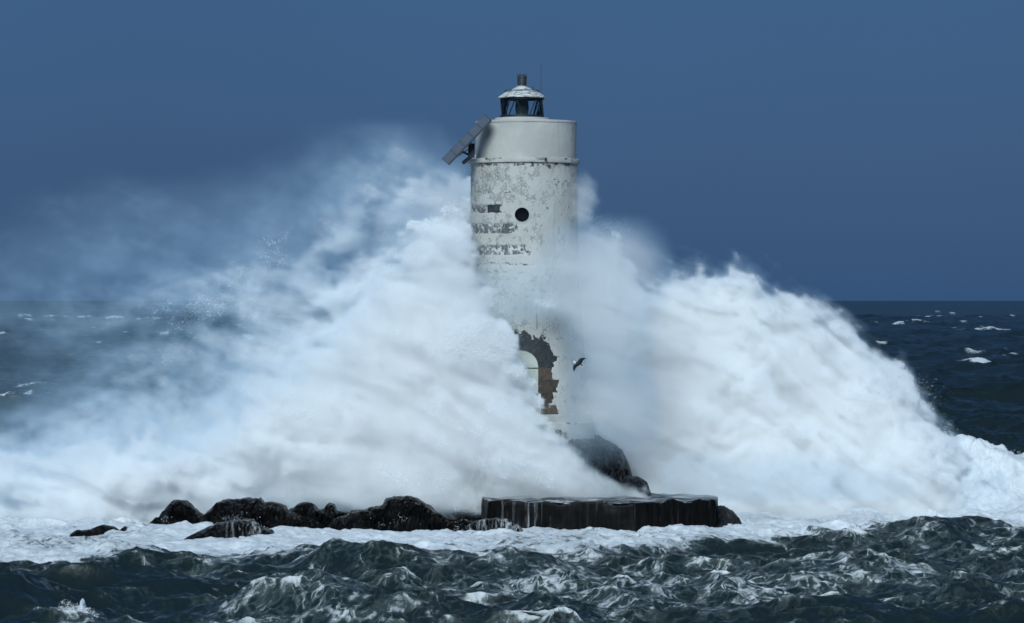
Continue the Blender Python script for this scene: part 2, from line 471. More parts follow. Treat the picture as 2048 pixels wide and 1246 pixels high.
def build_sea():
    d = [18.0]
    while d[-1] < 40000:
        x = d[-1]
        if x < 74: s = .9
        elif x < 122: s = .1
        elif x < 260: s = .1 + (x - 122) * .0045
        elif x < 1500: s = .7 + (x - 260) * .006
        else: s = x * .05
        d.append(x + s)
    d = np.array(d)
    tt = np.concatenate([np.linspace(-.30, -.172, 40, endpoint=False), np.linspace(-.172, .172, 640), np.linspace(.172, .30, 41)[1:]])
    D, TT = np.meshgrid(d, tt, indexing='ij')
    X = (D * TT).astype(np.float32); Y = (D - CAM_D).astype(np.float32)
    wd = (-.35, -1.0)
    tA = ocean_tile(768, 83.0, .185, 8.0, .6, wd, 2.2, 5, .85, 3.4)        # chop
    tB = ocean_tile(512, 19.0, .026, 1.8, .14, (-.8, -1), 1.2, 8, .8, 3.2)   # small waves
    tC = ocean_tile(512, 640.0, .62, 60.0, 4.0, (-.5, -1), 2.5, 11, 1.2)  # swell of the open sea
    near = 1 - sstep(150, 420, D); far = sstep(6, 60, Y)
    a = tile_sample(tA, 83.0, X, Y); b = tile_sample(tB, 19.0, X * 1.0 + .31 * Y, Y - .31 * X); c = tile_sample(tC, 640.0, X, Y)
    # calm the chop in the shelter behind the rocks where the foam lies thick
    yf = np.interp(X, [-22, -15, -10, -5, 0, 3, 6, 10, 16, 24], [-20, -19, -17.5, -16, -14.5, -12, -7.5, -5.2, -3.8, -3])
    yf = yf + 1.4 * fbm(X * .22, Y * .05, 0, 41, 3)
    shel = sstep(-1.5, 2.5, Y - yf) * (1 - sstep(12, 22, Y))
    ka = (1 - .55 * shel) * (.7 + .3 * near)
    h = a[0] * ka + b[0] * near * (1 - .3 * shel) + c[0] * far
    dx = a[1] * ka + b[1] * near + c[1] * far; dy = a[2] * ka + b[2] * near + c[2] * far
    # the swell that stands in front of the foam and the ones nearer the shore
    wob = 1.6 * fbm(X * .11, 0, 0, 77, 3)
    for y0, amp, wdt in ((-18.2, .42, 1.8), (-24.0, .34, 2.0), (-29.9, .5, 2.4)):
        e = (Y - y0 - wob) / wdt
        mod = np.clip(.6 + 1.1 * vnoise(X * .24, y0, 0, 91), 0, 1.6)
        h = h + amp * mod * np.exp(-np.where(e > 0, e * e, e * e * 1.8)) - .16 * np.exp(-((Y - y0 - wob + 2.8) / 2.4) ** 2)
    # broken wave behind the tower
    yb = 4.2 + .8 * fbm(X * .16, 1.3, 0, 55, 3)
    e = Y - yb
    prof = np.where(e < 0, np.exp(-(e / 2.3) ** 2), np.exp(-(e / 1.5) ** 2))
    Hb = np.interp(X, [-24, -17, -13, -9, -5, 5, 9, 13, 14.3, 15.2, 16.5, 24], [1.0, 1.7, 1.85, 1.7, 1.2, 1.0, 1.0, 1.5, 2.0, 1.95, 1.7, 1.2])
    lump = fbm(X * .7, Y * .7, 0, 23, 5, .55)
    bore = prof * Hb
    h = h + bore * (1 + .13 * lump) + prof * .10 * fbm(X * 2.4, Y * 2.4, 0, 29, 5, .6)
    # heaped foam round the platform and the rocks
    h = h + shel * (.32 + .13 * np.abs(fbm(X * .9, Y * .6, 0, 31, 5, .55)))
    # wave lifting at the right edge
    h = h + .75 * np.exp(-((X - 13.5) / 3.0) ** 2 - ((Y + 6.2 + .15 * X - 2) / 1.8) ** 2)
    # small slap of water in the near left corner
    sx, sy = WX(152, -31), -30.4
    rr = ((X - sx) / .38) ** 2 + ((Y - sy) / .4) ** 2
    slap = np.exp(-rr ** 1.5)
    h = h + slap * (.6 + .3 * fbm(X * 7, Y * 7, 0, 3, 3))
    # foam cover
    n1 = fbm(X * .16, Y * .09, 0, 61, 4)
    C = .205 + .13 * n1 + .45 * sstep(.5, .0, a[3]) + .10 * sstep(0, .6, (a[0] + .1))
    C = C * (1 - .55 * sstep(-24, -32, Y) * sstep(2, 6, X))
    C = np.maximum(C, (.90 + .25 * n1) * shel)
    C = np.maximum(C, sstep(.12, .45, prof * Hb))
    C = np.maximum(C, slap ** .5 * 1.2)
    open_sea = sstep(7.2, 9.5, Y - .8 * fbm(X * .16, 1.3, 0, 55, 3))
    sc_ = 1 / (1 + .0035 * Y.clip(0))
    capn = vnoise(X * .3 * sc_, Y * .06 * sc_, 0, 73) + .5 * vnoise(X * 1.3 * sc_, Y * .2 * sc_, 0, 74)
    jl, jm = np.percentile(tC[3], (1.0, 5.5))
    caps = sstep(jm, jl, c[3]) * sstep(-.1, .4, capn) * .8 * (1 - .8 * sstep(900, 3000, Y))
    C = C * (1 - open_sea) + open_sea * np.maximum(caps, .05 * (1 - sstep(60, 160, Y)))
    P = np.stack([X + dx, Y + dy, h], -1)
    o = grid_mesh('sea', P[:, ::-1], MT['sea'], attrs={'foam': C[:, ::-1]})
    at = o.data.attributes.new('rest', 'FLOAT_VECTOR', 'POINT')
    at.data.foreach_set('vector', np.stack([X, Y, 0 * X], -1)[:, ::-1].astype(np.float32).ravel())
    tag(o, 'rough grey green storm sea with lacy white foam', None, None, 'structure')
    return o
build_sea()
print('sea', time.time() - T0)

# ------------------------------------------------------------------ rocks
def rock(name, prof, yc, depth, label, seed=1, amp=.16, mat='rock', base=-.9, group=None, ledge=.35, pour=None, cat='rock'):
    """prof: (photo x, photo y) points along the crest; a solid rock with that crest and a depth of its own"""
    xs = np.array([WX(p[0], yc) for p in prof]); hs = np.array([WZ(p[1], yc) for p in prof])
    n = int(max(40, (xs[-1] - xs[0]) / .05)); m = 44
    u = np.linspace(xs[0], xs[-1], n)
    H = np.interp(u, xs, hs)
    t = np.linspace(0, 1, n)
    endt = np.sqrt(np.clip(1 - (2 * t - 1) ** 14, 0, 1))
    H = base + (H - base) * (.15 + .85 * endt)
    rel = (H - base) / (H.max() - base)
    dep = depth * (.35 + .65 * rel) * (.15 + .85 * endt)
    ph = np.linspace(-.06 * np.pi, 1.06 * np.pi, m)
    cx = np.sign(np.cos(ph)) * np.abs(np.cos(ph)) ** .75; cz = np.sign(np.sin(ph)) * np.abs(np.sin(ph)) ** .5
    P = np.zeros((n, m, 3))
    P[..., 0] = u[:, None]
    P[..., 1] = yc - dep[:, None] * cx[None]
    P[..., 2] = base + (H - base)[:, None] * cz[None]
    x, y, z = P[..., 0], P[..., 1], P[..., 2]
    nz = fbm(x * 1.1, y * 1.1, z * 1.6, seed * 7, 5, .55)
    nf = np.abs(fbm(x * 3.1, y * 3.1, z * 4.5, seed * 7 + 3, 4, .55))
    st = fbm(x * .35, y * .35, z * 5.5, seed * 7 + 5, 3, .6)          # beds of the rock
    dirx = -cx[None]; dirz = np.clip(cz, 0, 1)[None]
    stp = (z * 3.2 + .8 * nz); stp = (stp - np.floor(stp)) ** 2          # stepped ledges
    dsp = amp * (1.3 * nz + ledge * st - 1.7 * nf + 1.1 * stp)
    crest = 1 - .75 * sstep(.8, 1.0, cz)[None]
    P[..., 1] += dirx * dsp * 1.3
    P[..., 2] += dirz * dsp * crest
    P[..., 0] += amp * .5 * fbm(x * 1.4, y * 1.4, z * 1.4, seed * 7 + 9, 3)
    at = None
    if pour is not None:
        at = {'pour': sstep(pour[0], pour[1], x) * (1 - sstep(pour[2], pour[3], x)) * sstep(-.2, .25, (-cx[None] + 0 * x)  * -1) }
    o = grid_mesh(name, P, MT[mat], attrs=at, smooth=False)
    tag(o, label, cat, group)
    return o

RG = 'black rocks in front of the spray'
rock('rock', [(280, 1066), (298, 1042), (312, 1034), (335, 1018), (346, 1003), (358, 999), (376, 1003), (390, 1016), (405, 1026), (420, 1034), (455, 1046), (490, 1066)], -3.4, .9, 'black rock with a rounded peak at the left end of the rock line', 3, .13, group=RG)
rock('rock', [(372, 1066), (398, 1036), (418, 1022), (432, 1006), (446, 999), (478, 998), (490, 996), (522, 995), (526, 1005), (548, 1003), (570, 1009), (576, 1022), (610, 1030), (650, 1046), (675, 1066)], -4.0, 1.0, 'long flat topped black rock, second from the left in the rock line', 5, .11, group=RG)
rock('rock', [(540, 1066), (560, 1036), (578, 1020), (598, 1009), (615, 1006), (632, 1009), (640, 1017), (652, 1016), (656, 1006), (670, 1007), (674, 1018), (700, 1022), (740, 1036), (780, 1066)], -3.4, .9, 'low lumpy black rock left of the tallest flat topped rock', 7, .12, group=RG)
rock('rock', [(630, 1070), (655, 1044), (690, 1030), (705, 1020), (740, 1016), (764, 1010), (770, 996), (792, 992), (822, 992), (838, 996), (852, 1006), (860, 1010), (866, 1020), (892, 1030), (930, 1038), (965, 1048), (1010, 1070)], -4.6, 1.2, 'biggest black rock with a flat raised top left of the platform', 9, .12, group=RG)
rock('rock', [(340, 1092), (365, 1078), (395, 1062), (430, 1048), (470, 1040), (505, 1040), (525, 1054), (545, 1062), (565, 1074), (590, 1092)], -8.2, 1.1, 'low front rock with white water running down its face', 11, .10, 'rock_pour', group=RG, pour=(WX(430, -8), WX(500, -8), WX(545, -8), WX(580, -8)))
rock('rock', [(895, 1046), (912, 1026), (930, 1018), (950, 1016), (965, 1020), (985, 1046)], -2.6, .6, 'small black rock against the left end of the platform', 13, .07, group=RG)
rock('rock', [(128, 1074), (150, 1062), (180, 1060), (205, 1050), (220, 1050), (238, 1060), (246, 1052), (262, 1060), (285, 1074)], -5.8, .5, 'small jagged rock awash at the far left of the rock line', 15, .09, group=RG)
rock('rock', [(905, 1076), (930, 1052), (960, 1040), (995, 1036), (1020, 1040), (1040, 1052), (1060, 1076)], -6.6, .6, 'low rock with foam pouring over it below the platform corner', 17, .09, 'rock_pour', group=RG, pour=(WX(900, -6.6), WX(930, -6.6), WX(1040, -6.6), WX(1070, -6.6)))
rock('rock', [(1420, 1062), (1436, 1012), (1450, 1010), (1466, 1020), (1480, 1034), (1495, 1062)], -3.6, .7, 'grey rock against the right end of the platform', 19, .08, 'rock_grey', group=RG)
rock('rock', [(1225, 1015), (1238, 965), (1252, 950), (1278, 952), (1296, 964), (1302, 980), (1312, 1015)], -2.0, .8, 'grey boulder at the back of the platform below the rock mound', 21, .10, 'rock_grey', base=.6, group=RG)
rock('rock_mound', [(905, 1010), (935, 920), (955, 880), (1000, 862), (1130, 866), (1160, 870), (1205, 874), (1228, 888), (1246, 903), (1256, 932), (1268, 962), (1290, 1010)], 0.0, 3.0, 'dark rock mound under the lighthouse showing through the spray', 25, .16, 'rock_grey', base=.3, cat='rock mound')

# ------------------------------------------------------------------ concrete platform
def build_platform():
    ft, yb = 1.22, -2.0
    pts = [(-.86, -4.2), (-.72, -4.75), (-.35, -5.0), (1.4, -5.35), (3.62, -5.75), (6.12, -4.35), (6.35, -1.6), (-.6, -1.2), (-.86, -2.2)]
    # densify the outline
    ring = []
    for i in range(len(pts)):
        a, b = np.array(pts[i]), np.array(pts[(i + 1) % len(pts)])
        k = max(1, int(np.linalg.norm(b - a) / .07))
        for j in range(k): ring.append(a + (b - a) * j / k)
    ring = np.array(ring); c = ring.mean(0)
    rows = [(1.0, -1.2), (1.0, 0.0)] + [(1.0, z) for z in np.linspace(.1, ft - .07, 14)] + [(.997, ft - .03), (.99, ft)] + [(s, ft) for s in (.96, .9, .8, .7, .6, .5, .4, .3, .2, .1, .001)]
    P = np.zeros((len(rows), len(ring), 3))
    for i, (s, z) in enumerate(rows):
        P[i, :, :2] = c + (ring - c) * s; P[i, :, 2] = z
    x, y, z = P[..., 0], P[..., 1], P[..., 2]
    side = (np.array([r[0] for r in rows]) > .985)[:, None]
    nrm = (ring - c) / np.linalg.norm(ring - c, axis=1)[:, None]
    d = np.where(side, .055 * fbm(x * 2.2, y * 2.2, z * 1.2, 301, 5) + .018 * np.abs(fbm(x * 9, y * 9, z * .5, 303, 2)), 0)
    P[..., 0] += nrm[None, :, 0] * d; P[..., 1] += nrm[None, :, 1] * d
    P[..., 2] += np.where(z > ft - .05, .055 * fbm(x * 1.9, y * 1.9, 0, 305, 5), 0)
    o = grid_mesh('concrete_platform', P, MT['platform'], wrap_v=True)
    tag(o, 'dark wet concrete landing platform with water streaming down its front', 'platform')
build_platform()
print('rocks', time.time() - T0)

# ------------------------------------------------------------------ the lighthouse
TX = WX(1048)                                     # tower axis
LH = empty('lighthouse', (0, 0, 0))
tag(LH, 'weathered white stone lighthouse standing on a rock in the breaking wave', 'lighthouse')
Z_GAL0, Z_GAL1 = WZ(328), WZ(318)
Z_BASE = WZ(866)
DX, DZ, DR = WX(1040), WZ(735, -1.9), .57         # doorway: centre, spring line of its arch, inner radius

def tower_r(z):
    return np.interp(z, [2.0, WZ(830), WZ(829), WZ(536), WZ(530), 12], [2.09, 2.07, 2.03, 1.70, 1.675, 1.672])

def cyl(th, z, off=0.0):
    r = tower_r(z) + off
    return np.stack([TX + r * np.sin(th), -r * np.cos(th), z + 0 * th], -1)

BANDS = [(WZ(428), WZ(410), -78, -24), (WZ(469), WZ(448), -80, -7), (WZ(511), WZ(490), -80, 5)]
def arch_zone(s, z, n):
    r = np.hypot(s, np.maximum(z - DZ, 0))
    arch = (z > DZ) * sstep(1.12 + .13 * n, 1.06 + .13 * n, r)
    k = np.floor((DZ - z) / .385)
    wid = np.where(k % 2 == 0, .98, 1.14) + .05 * n
    leg = (z <= DZ) * (z > WZ(829)) * sstep(wid + .03, wid, np.abs(s))
    return np.maximum(arch, leg)

def build_wall():
    th = np.concatenate([np.linspace(-np.pi, R(-100), 30, endpoint=False), np.linspace(R(-100), R(100), 440), np.linspace(R(100), np.pi, 31)[1:]])[:-1]
    z = np.linspace(Z_BASE - .25, Z_GAL0, 380)
    TH, Z = np.meshgrid(th, z, indexing='ij')
    P = cyl(TH, Z); x, y = P[..., 0], P[..., 1]
    n = fbm(x * 2.6, y * 2.6, Z * 2.6, 401, 5, .62); nf = fbm(x * 9, y * 9, Z * 9, 411, 4, .7)
    deg = np.degrees(TH)
    front = np.cos(TH) > 0
    dmg = np.zeros_like(Z); rec = np.zeros_like(Z)
    for z0, z1, a0, a1 in BANDS:                 # courses of stone laid bare
        e = np.minimum(np.minimum(Z - z0, z1 - Z) / .035, np.minimum(deg - a0, a1 - deg) / 5.0)
        m = sstep(-.2, .6, e + .9 * nf + .2 * n)
        rec = np.maximum(rec, m)
    # peeled skin on the weather side
    weather = sstep(8, -25, deg) * sstep(-100, -80, deg) * sstep(WZ(415), WZ(395), Z) * sstep(WZ(328), WZ(345), Z)
    dmg = np.maximum(dmg, weather * sstep(-.1, .16, n + .5 * nf + .12))
    edge = sstep(-66, -76, deg) * sstep(-100, -84, deg) * sstep(WZ(420), WZ(400), Z)
    dmg = np.maximum(dmg, edge)
    dmg = np.maximum(dmg, sstep(.12, .6, n + .6 * nf) * .55)
    # cracks along the courses
    spk = np.zeros_like(Z)
    for zc, a0, a1, hgt in ((WZ(388), -70, -14, .03), (WZ(479), -60, -25, .02), (WZ(527), -66, 10, .035), (WZ(545), -50, 0, .03), (WZ(333), -68, 70, .09), (WZ(365), 20, 80, .35), (WZ(420), 10, 60, .35), (WZ(655), -60, 30, .35)):
        spk = np.maximum(spk, (.42 if hgt > .3 else 1) * np.exp(-((Z - zc - .05 * n) / hgt) ** 2) * sstep(a0 - 6, a0 + 4, deg) * sstep(a1 + 6, a1 - 4, deg))
    s = x - DX
    az = arch_zone(s, Z, n + .6 * nf) * front
    rec = np.maximum(rec, az)
    spk = np.maximum(spk, 2.2 * az)                # dark mortar between the arch stones
    rust = np.zeros_like(Z)
    rx = WX(1074, -1.8)
    rust = np.maximum(rust, np.exp(-((x - rx - .02 * n) / .022) ** 2) * sstep(WZ(662, -1.8), WZ(655, -1.8), Z) * sstep(WZ(624, -1.8), WZ(630, -1.8), Z) * .8 * front)
    rust = np.maximum(rust, np.exp(-((x - WX(1026, -1.8)) / .03) ** 2 - ((Z - WZ(662, -1.8)) / .06) ** 2) * .5 * front)
    for a_, l_ in ((-52, .5), (-18, .35), (14, .3), (33, .55), (58, .4)):      # rust runs below the ledge
        rust = np.maximum(rust, .45 * np.exp(-((deg - a_ - 1.5 * n) / 1.1) ** 2) * sstep(Z_GAL0 - l_ - .2 * n, Z_GAL0 - l_ * .3, Z))
    off = -.03 * rec - .006 * dmg + .006 * n + .004 * nf
    P2 = cyl(TH, Z, off)
    px_, pz_ = WX(1044, -1.67), WZ(429, -1.67)
    keep = ~((np.hypot(x - px_, Z - pz_) < .235) & front)
    ind = ((np.abs(s) < DR) & (Z <= DZ)) | ((np.hypot(s, Z - DZ) < DR) & (Z > DZ))
    keep &= ~(ind & front)
    o = grid_mesh('wall', P2, MT['plaster'], wrap_u=True, parent=LH, keep=keep,
                  attrs={'dmg': np.maximum(dmg, rec * .9), 'spk': spk, 'rust': rust})
    o['label'] = 'white plaster wall, peeling and stained on its left side'
    return px_, pz_
PORT = build_wall()

def block(name, a0, a1, z0, z1, off0, off1, mat, seed, jag=.012):
    """one stone of the curved wall between two angles (degrees) and two heights"""
    g = np.random.default_rng(seed)
    na, nz = 5, 4
    A = np.radians(np.linspace(a0, a1, na)); Zs = np.linspace(z0, z1, nz)
    TH, Z = np.meshgrid(A, Zs, indexing='ij')
    TH = TH + g.normal(size=TH.shape) * jag * .35; Z = Z + g.normal(size=Z.shape) * jag * .6
    F = cyl(TH, Z, off1) ; F += g.normal(size=F.shape) * .004
    B = cyl(np.clip(TH, A.min(), A.max()), np.clip(Z, z0, z1), off0)
    V = np.concatenate([F.reshape(-1, 3), B.reshape(-1, 3)]); k = na * nz
    f = []
    for i in range(na - 1):
        for j in range(nz - 1):
            f.append((i * nz + j, (i + 1) * nz + j, (i + 1) * nz + j + 1, i * nz + j + 1))
    loop = [i * nz for i in range(na)] + [(na - 1) * nz + j for j in range(1, nz)] + [i * nz + nz - 1 for i in range(na - 2, -1, -1)] + [j for j in range(nz - 2, 0, -1)]
    for a, b in zip(loop, loop[1:] + loop[:1]):
        f.append((b, a, a + k, b + k))
    return mesh(name, V, f, MT[mat], parent=LH)

g = np.random.default_rng(77)
for bi, (z0, z1, a0, a1) in enumerate(BANDS):
    a = a0
    while a < a1 - 3:
        wdt = float(g.choice([9, 12, 16, 20])) * (1 if a > -60 else 1.2)
        b = min(a + wdt, a1 + 4)
        if bi == 0: mat = 'black_stone' if (-52 < a < -25) else 'band_stone'
        else: mat = 'band_stone'
        if not (bi == 0 and a > -48 and a + wdt < -33):
            block('stone', a + .5, b - .5, z0 + .012, z1 - .012, -.08, -.012 - .012 * g.random(), mat, int(g.integers(1e6)))
        a = b

# arch stones and the jambs of the doorway
def door_pt(s, z, off):
    x = DX + s
    th = np.arcsin(np.clip((x - TX) / tower_r(z), -1, 1))
    return cyl(th, z, off)
def patch_block(name, P2d, mat, seed, o0=-.16, o1=-.012):
    """P2d: (nu, nv, 2) sheet of (s, z) on the front wall -> one solid stone"""
    g = np.random.default_rng(seed)
    nu, nv = P2d.shape[:2]
    S = P2d[..., 0] + g.normal(size=(nu, nv)) * .005; Zz = P2d[..., 1] + g.normal(size=(nu, nv)) * .005
    F = door_pt(S, Zz, o1 + g.normal(size=(nu, nv)) * .004 - .01 * g.random()); B = door_pt(P2d[..., 0], P2d[..., 1], o0)
    k = nu * nv; V = np.concatenate([F.reshape(-1, 3), B.reshape(-1, 3)]); f = []
    for i in range(nu - 1):
        for j in range(nv - 1):
            f.append((i * nv + j, (i + 1) * nv + j, (i + 1) * nv + j + 1, i * nv + j + 1))
    loop = [i * nv for i in range(nu)] + [(nu - 1) * nv + j for j in range(1, nv)] + [i * nv + nv - 1 for i in range(nu - 2, -1, -1)] + [j for j in range(nv - 2, 0, -1)]
    for a, b in zip(loop, loop[1:] + loop[:1]):
        f.append((b, a, a + k, b + k))
    return mesh(name, V, f, MT[mat], parent=LH)
NV = 9
for k in range(NV):
    a0, a1 = np.pi * k / NV + .004, np.pi * (k + 1) / NV - .004
    A, RR = np.meshgrid(np.linspace(a0, a1, 4), np.linspace(DR, 1.2, 5), indexing='ij')
    patch_block('arch_stone', np.stack([RR * np.cos(A), DZ + RR * np.sin(A)], -1)[:, ::-1], 'arch_stone', 500 + k)
for sgn in (-1, 1):
    for k in range(4):
        z1 = DZ - .385 * k - .006; z0 = DZ - .385 * (k + 1) + .006
        wdt = 1.04 if k % 2 == 0 else 1.2
        S, Zz = np.meshgrid(np.linspace(DR, wdt, 5) * sgn, np.linspace(z0, z1, 4), indexing='ij')
        if sgn < 0: S = S[::-1]; Zz = Zz[::-1]
        patch_block('jamb_stone', np.stack([S, Zz], -1), 'brown_stone', 540 + k + 10 * sgn)

# the door inside its arch
DY = -1.80
door = empty('door'); door.parent = LH
arc = [(DX + (DR + .02) * math.cos(t), DY, DZ + (DR + .02) * math.sin(t)) for t in np.linspace(0, math.pi, 24)]
V = [(x, DY, z) for x, y, z in arc] + [(x, DY + .05, z) for x, y, z in arc]
n_ = len(arc)
mesh('fanlight_panel', V, [tuple(range(n_))[::-1], tuple(range(n_, 2 * n_))] + [(i, i + 1, n_ + i + 1, n_ + i) for i in range(n_ - 1)], MT['doorpaint'], parent=door)
zt = DZ - .02; zm = WZ(787, -1.8); zb = Z_BASE + .1
box('upper_panel', (DX, DY - .012, (zt + zm) / 2), (2 * DR + .04, .05, zt - zm - .03), MT['doorpaint'], door, bev=.008)
box('door_leaf', (DX, DY + .03, (zm + zb) / 2), (2 * DR + .04, .05, zm - zb), MT['dark'], door, bev=.004)
for xx in (WX(1079, -1.8), 2 * DX - WX(1079, -1.8)):
    box('door_post', (xx, DY - .1, (zm + zb) / 2), (.085, .08, zm - zb), MT['doorframe'], door, bev=.008)
box('door_head', (DX, DY - .1, WZ(792, -1.8)), (2 * (WX(1079, -1.8) - DX) - .09, .07, .05), MT['doorframe'], door, bev=.008)

# round window
pt = empty('round_window'); pt.parent = LH
PX, PZ = PORT
def ring_y(name, r0, r1, y0, y1, mat, parent, n=48):
    t = np.linspace(0, 2 * np.pi, n, endpoint=False); pr = [(r0, y1), (r0, y0), (r1, y0), (r1, y1)]
    P = np.zeros((4, n, 3))
    for i, (r, y) in enumerate(pr):
        P[i, :, 0] = PX + r * np.cos(t); P[i, :, 1] = y; P[i, :, 2] = PZ + r * np.sin(t)
    return grid_mesh(name, P, MT[mat], wrap_v=True, smooth=False, parent=parent)
ring_y('window_frame', .222, .25, -1.69, -1.3, 'plaster', pt)
t = np.linspace(0, 2 * np.pi, 48, endpoint=False)
mesh('pane', [(PX + .224 * math.cos(a), -1.42, PZ + .224 * math.sin(a)) for a in t], [tuple(range(48))], simple('window_glass_inner_dark', (.004, .005, .007), .15, 0, .1, 3, 0), parent=pt)  # opaque black disc: the darkness inside the window is put into its colour

# plinth, string course, gallery, drum
def ringwall(name, prof, mat, seed, amp=.006, cx=TX, n=200, attrs=True):
    th = np.linspace(0, 2 * np.pi, n, endpoint=False)
    pr = np.array(prof); 
    # resample the profile finely
    L = np.concatenate([[0], np.cumsum(np.hypot(*np.diff(pr, axis=0).T))]); q = np.unique(np.concatenate([np.arange(0, L[-1], .035), L]))
    rr = np.interp(q, L, pr[:, 0]); zz = np.interp(q, L, pr[:, 1])
    TH, RR = np.meshgrid(th, rr, indexing='ij'); ZZ = np.broadcast_to(zz, TH.shape)
    x, y = RR * np.sin(TH), -RR * np.cos(TH)
    d = amp * fbm(x * 4, y * 4, ZZ * 4, seed, 4)
    P = np.stack([cx + (RR + d) * np.sin(TH), -(RR + d) * np.cos(TH), ZZ + .6 * d], -1)
    nn = fbm(x * 2, y * 2, ZZ * 5, seed + 5, 4)
    at = {'dmg': sstep(.25, .6, nn), 'spk': sstep(.0, .6, nn), 'rust': 0 * nn}
    if mat is MT['drum']: at = {'dmg': 0 * nn, 'spk': -.2 + 0 * nn, 'rust': 0 * nn}
    return grid_mesh(name, P, mat, wrap_u=True, parent=LH, attrs=at)
pl = ringwall('plinth', [(2.0, WZ(829, -2)), (2.13, WZ(829, -2) - .004), (2.14, WZ(845, -2)), (2.19, WZ(846, -2)), (2.21, Z_BASE - .3)], MT['plaster'], 601, .02)
ga = ringwall('gallery', [(1.5, Z_GAL0), (1.735, Z_GAL0 + .004), (1.745, Z_GAL0 + .05), (1.74, Z_GAL1 - .01), (1.5, Z_GAL1)], MT['plaster'], 611, .012)
ga['label'] = 'thin projecting ledge with black damp stains'
Z_DT = WZ(243)
DCX = WX(1052)
dr = ringwall('drum_wall', [(1.57, Z_GAL1 - .03), (1.572, Z_DT - .1), (1.565, Z_DT - .075)], MT['drum'], 621, .006, DCX)
ringwall('drum_cap', [(1.5, Z_DT - .085), (1.582, Z_DT - .083), (1.584, Z_DT - .01), (1.56, Z_DT), (.02, Z_DT + .02)], MT['drum'], 631, .004, DCX)
LX = WX(1044)
lathe('lantern_base', [(.86, Z_DT - .01), (.865, Z_DT + .06), (.84, WZ(236)), (.68, WZ(235)), (.05, WZ(235) + .01)], MT['drum'], LX, 0, 72, LH)

lan = empty('lantern'); lan.parent = LH
ZL0, ZL1, RL = WZ(234.5), WZ(195.5), .665
lathe('bottom_ring', [(RL - .05, ZL0), (RL + .02, ZL0 - .012), (RL + .02, ZL0 + .055), (RL - .05, ZL0 + .055), (RL - .05, ZL0)], MT['frame'], LX, 0, 64, lan, False)
lathe('top_ring', [(RL - .05, ZL1 - .06), (RL + .015, ZL1 - .06), (RL + .015, ZL1), (RL - .05, ZL1), (RL - .05, ZL1 - .06)], MT['frame'], LX, 0, 64, lan, False)
def lp(deg, z, r=RL):
    return np.array([LX + r * math.sin(R(deg)), -r * math.cos(R(deg)), z])
za, zb2 = ZL0 + .04, ZL1 - .04
bars = []
for k in range(5):
    tc_, bc_ = 72 * k - 24, 72 * k + 12
    bars += [((tc_ + 8, bc_ - 8)), ((bc_ + 8 - 0, tc_ + 72 - 8, 'up'))]
def bar(top, bot):
    parts = []
    ks = np.linspace(0, 1, 6)
    for a, b in zip(ks[:-1], ks[1:]):
        parts.append(tube_pts(lp(top + (bot - top) * a, zb2 + (za - zb2) * a), lp(top + (bot - top) * b, zb2 + (za - zb2) * b), .017, 6))
    v, f = join(parts)
    mesh('mullion', v, f, MT['frame'], parent=lan)
def pane(t0, t1, b0, b1):
    n = 8
    P = np.zeros((n, 2, 3))
    for i, u in enumerate(np.linspace(0, 1, n)):
        P[i, 0] = lp(b0 + (b1 - b0) * u, za, RL - .012); P[i, 1] = lp(t0 + (t1 - t0) * u, zb2, RL - .012)
    grid_mesh('pane', P, MT['glass'], parent=lan)
for k in range(5):
    T, B = 72 * k - 24, 72 * k + 12
    bar(T + 8, B - 8); bar(T + 72 - 8, B + 8)
    pane(T - 8, T + 8, B - 72 + 8, B - 8)        # wide foot
    pane(T + 8, T + 72 - 8, B - 8, B + 8)        # wide head
# lens
zl0, zl1 = ZL0 + .06, ZL1 - .03
prof = []
for i, z in enumerate(np.linspace(zl0 + .06, zl1 - .06, 23)):
    prof.append((.205 + (.02 if i % 2 else 0.0) - .05 * abs((z - (zl0 + zl1) / 2) / (zl1 - zl0)) , z))
lathe('lens', [(.12, zl0), (.2, zl0 + .03)] + prof + [(.16, zl1)], MT['lens'], LX, 0, 32, lan, False)
lathe('lens_pedestal', [(.1, ZL0 - .06), (.12, zl0), (.02, zl0)], MT['frame'], LX, 0, 24, lan)
# roof
roof = lathe('roof', [(.05, ZL1 - .005), (.755, ZL1 - .012), (.775, ZL1), (.765, ZL1 + .012), (.52, WZ(184)), (.46, WZ(182)), (.36, WZ(180)), (.30, WZ(177.5)), (.2, WZ(174)), (.15, WZ(172)), (.05, WZ(171))], MT['roofmetal'], LX, 0, 72, lan)
# hand rail on the roof
t = np.linspace(0, 2 * np.pi, 40)
parts = [tube_pts((LX + .53 * math.sin(a), -.53 * math.cos(a), WZ(181.3)), (LX + .53 * math.sin(b), -.53 * math.cos(b), WZ(181.3)), .011, 5, False) for a, b in zip(t[:-1], t[1:])]
parts += [tube_pts((LX + .53 * math.sin(a), -.53 * math.cos(a), WZ(184.5)), (LX + .53 * math.sin(a), -.53 * math.cos(a), WZ(181.3)), .012, 5) for a in np.radians(range(0, 360, 45))]
v, f = join(parts)
mesh('rail', v, f, MT['frame'], parent=lan)
zv0, zv1 = WZ(174), WZ(150)
vent = lathe('vent_cowl', [(.135, zv0), (.13, zv0 + .09), (.15, zv0 + .1), (.15, zv0 + .115), (.122, zv0 + .13), (.122, zv1 - .1), (.14, zv1 - .09), (.14, zv1 - .06), (.1, zv1), (.02, zv1 + .02)], MT['vent'], LX, 0, 24, lan, False)
for a in (-90, -30, 30, 90, 150, 210):
    v, f = tube_pts((LX + .137 * math.sin(R(a)), -.137 * math.cos(R(a)), zv0 + .1), (LX + .14 * math.sin(R(a)), -.14 * math.cos(R(a)), zv1 + .045), .014, 6)
    mesh('vent_bar', v, f, MT['vent'], parent=lan)
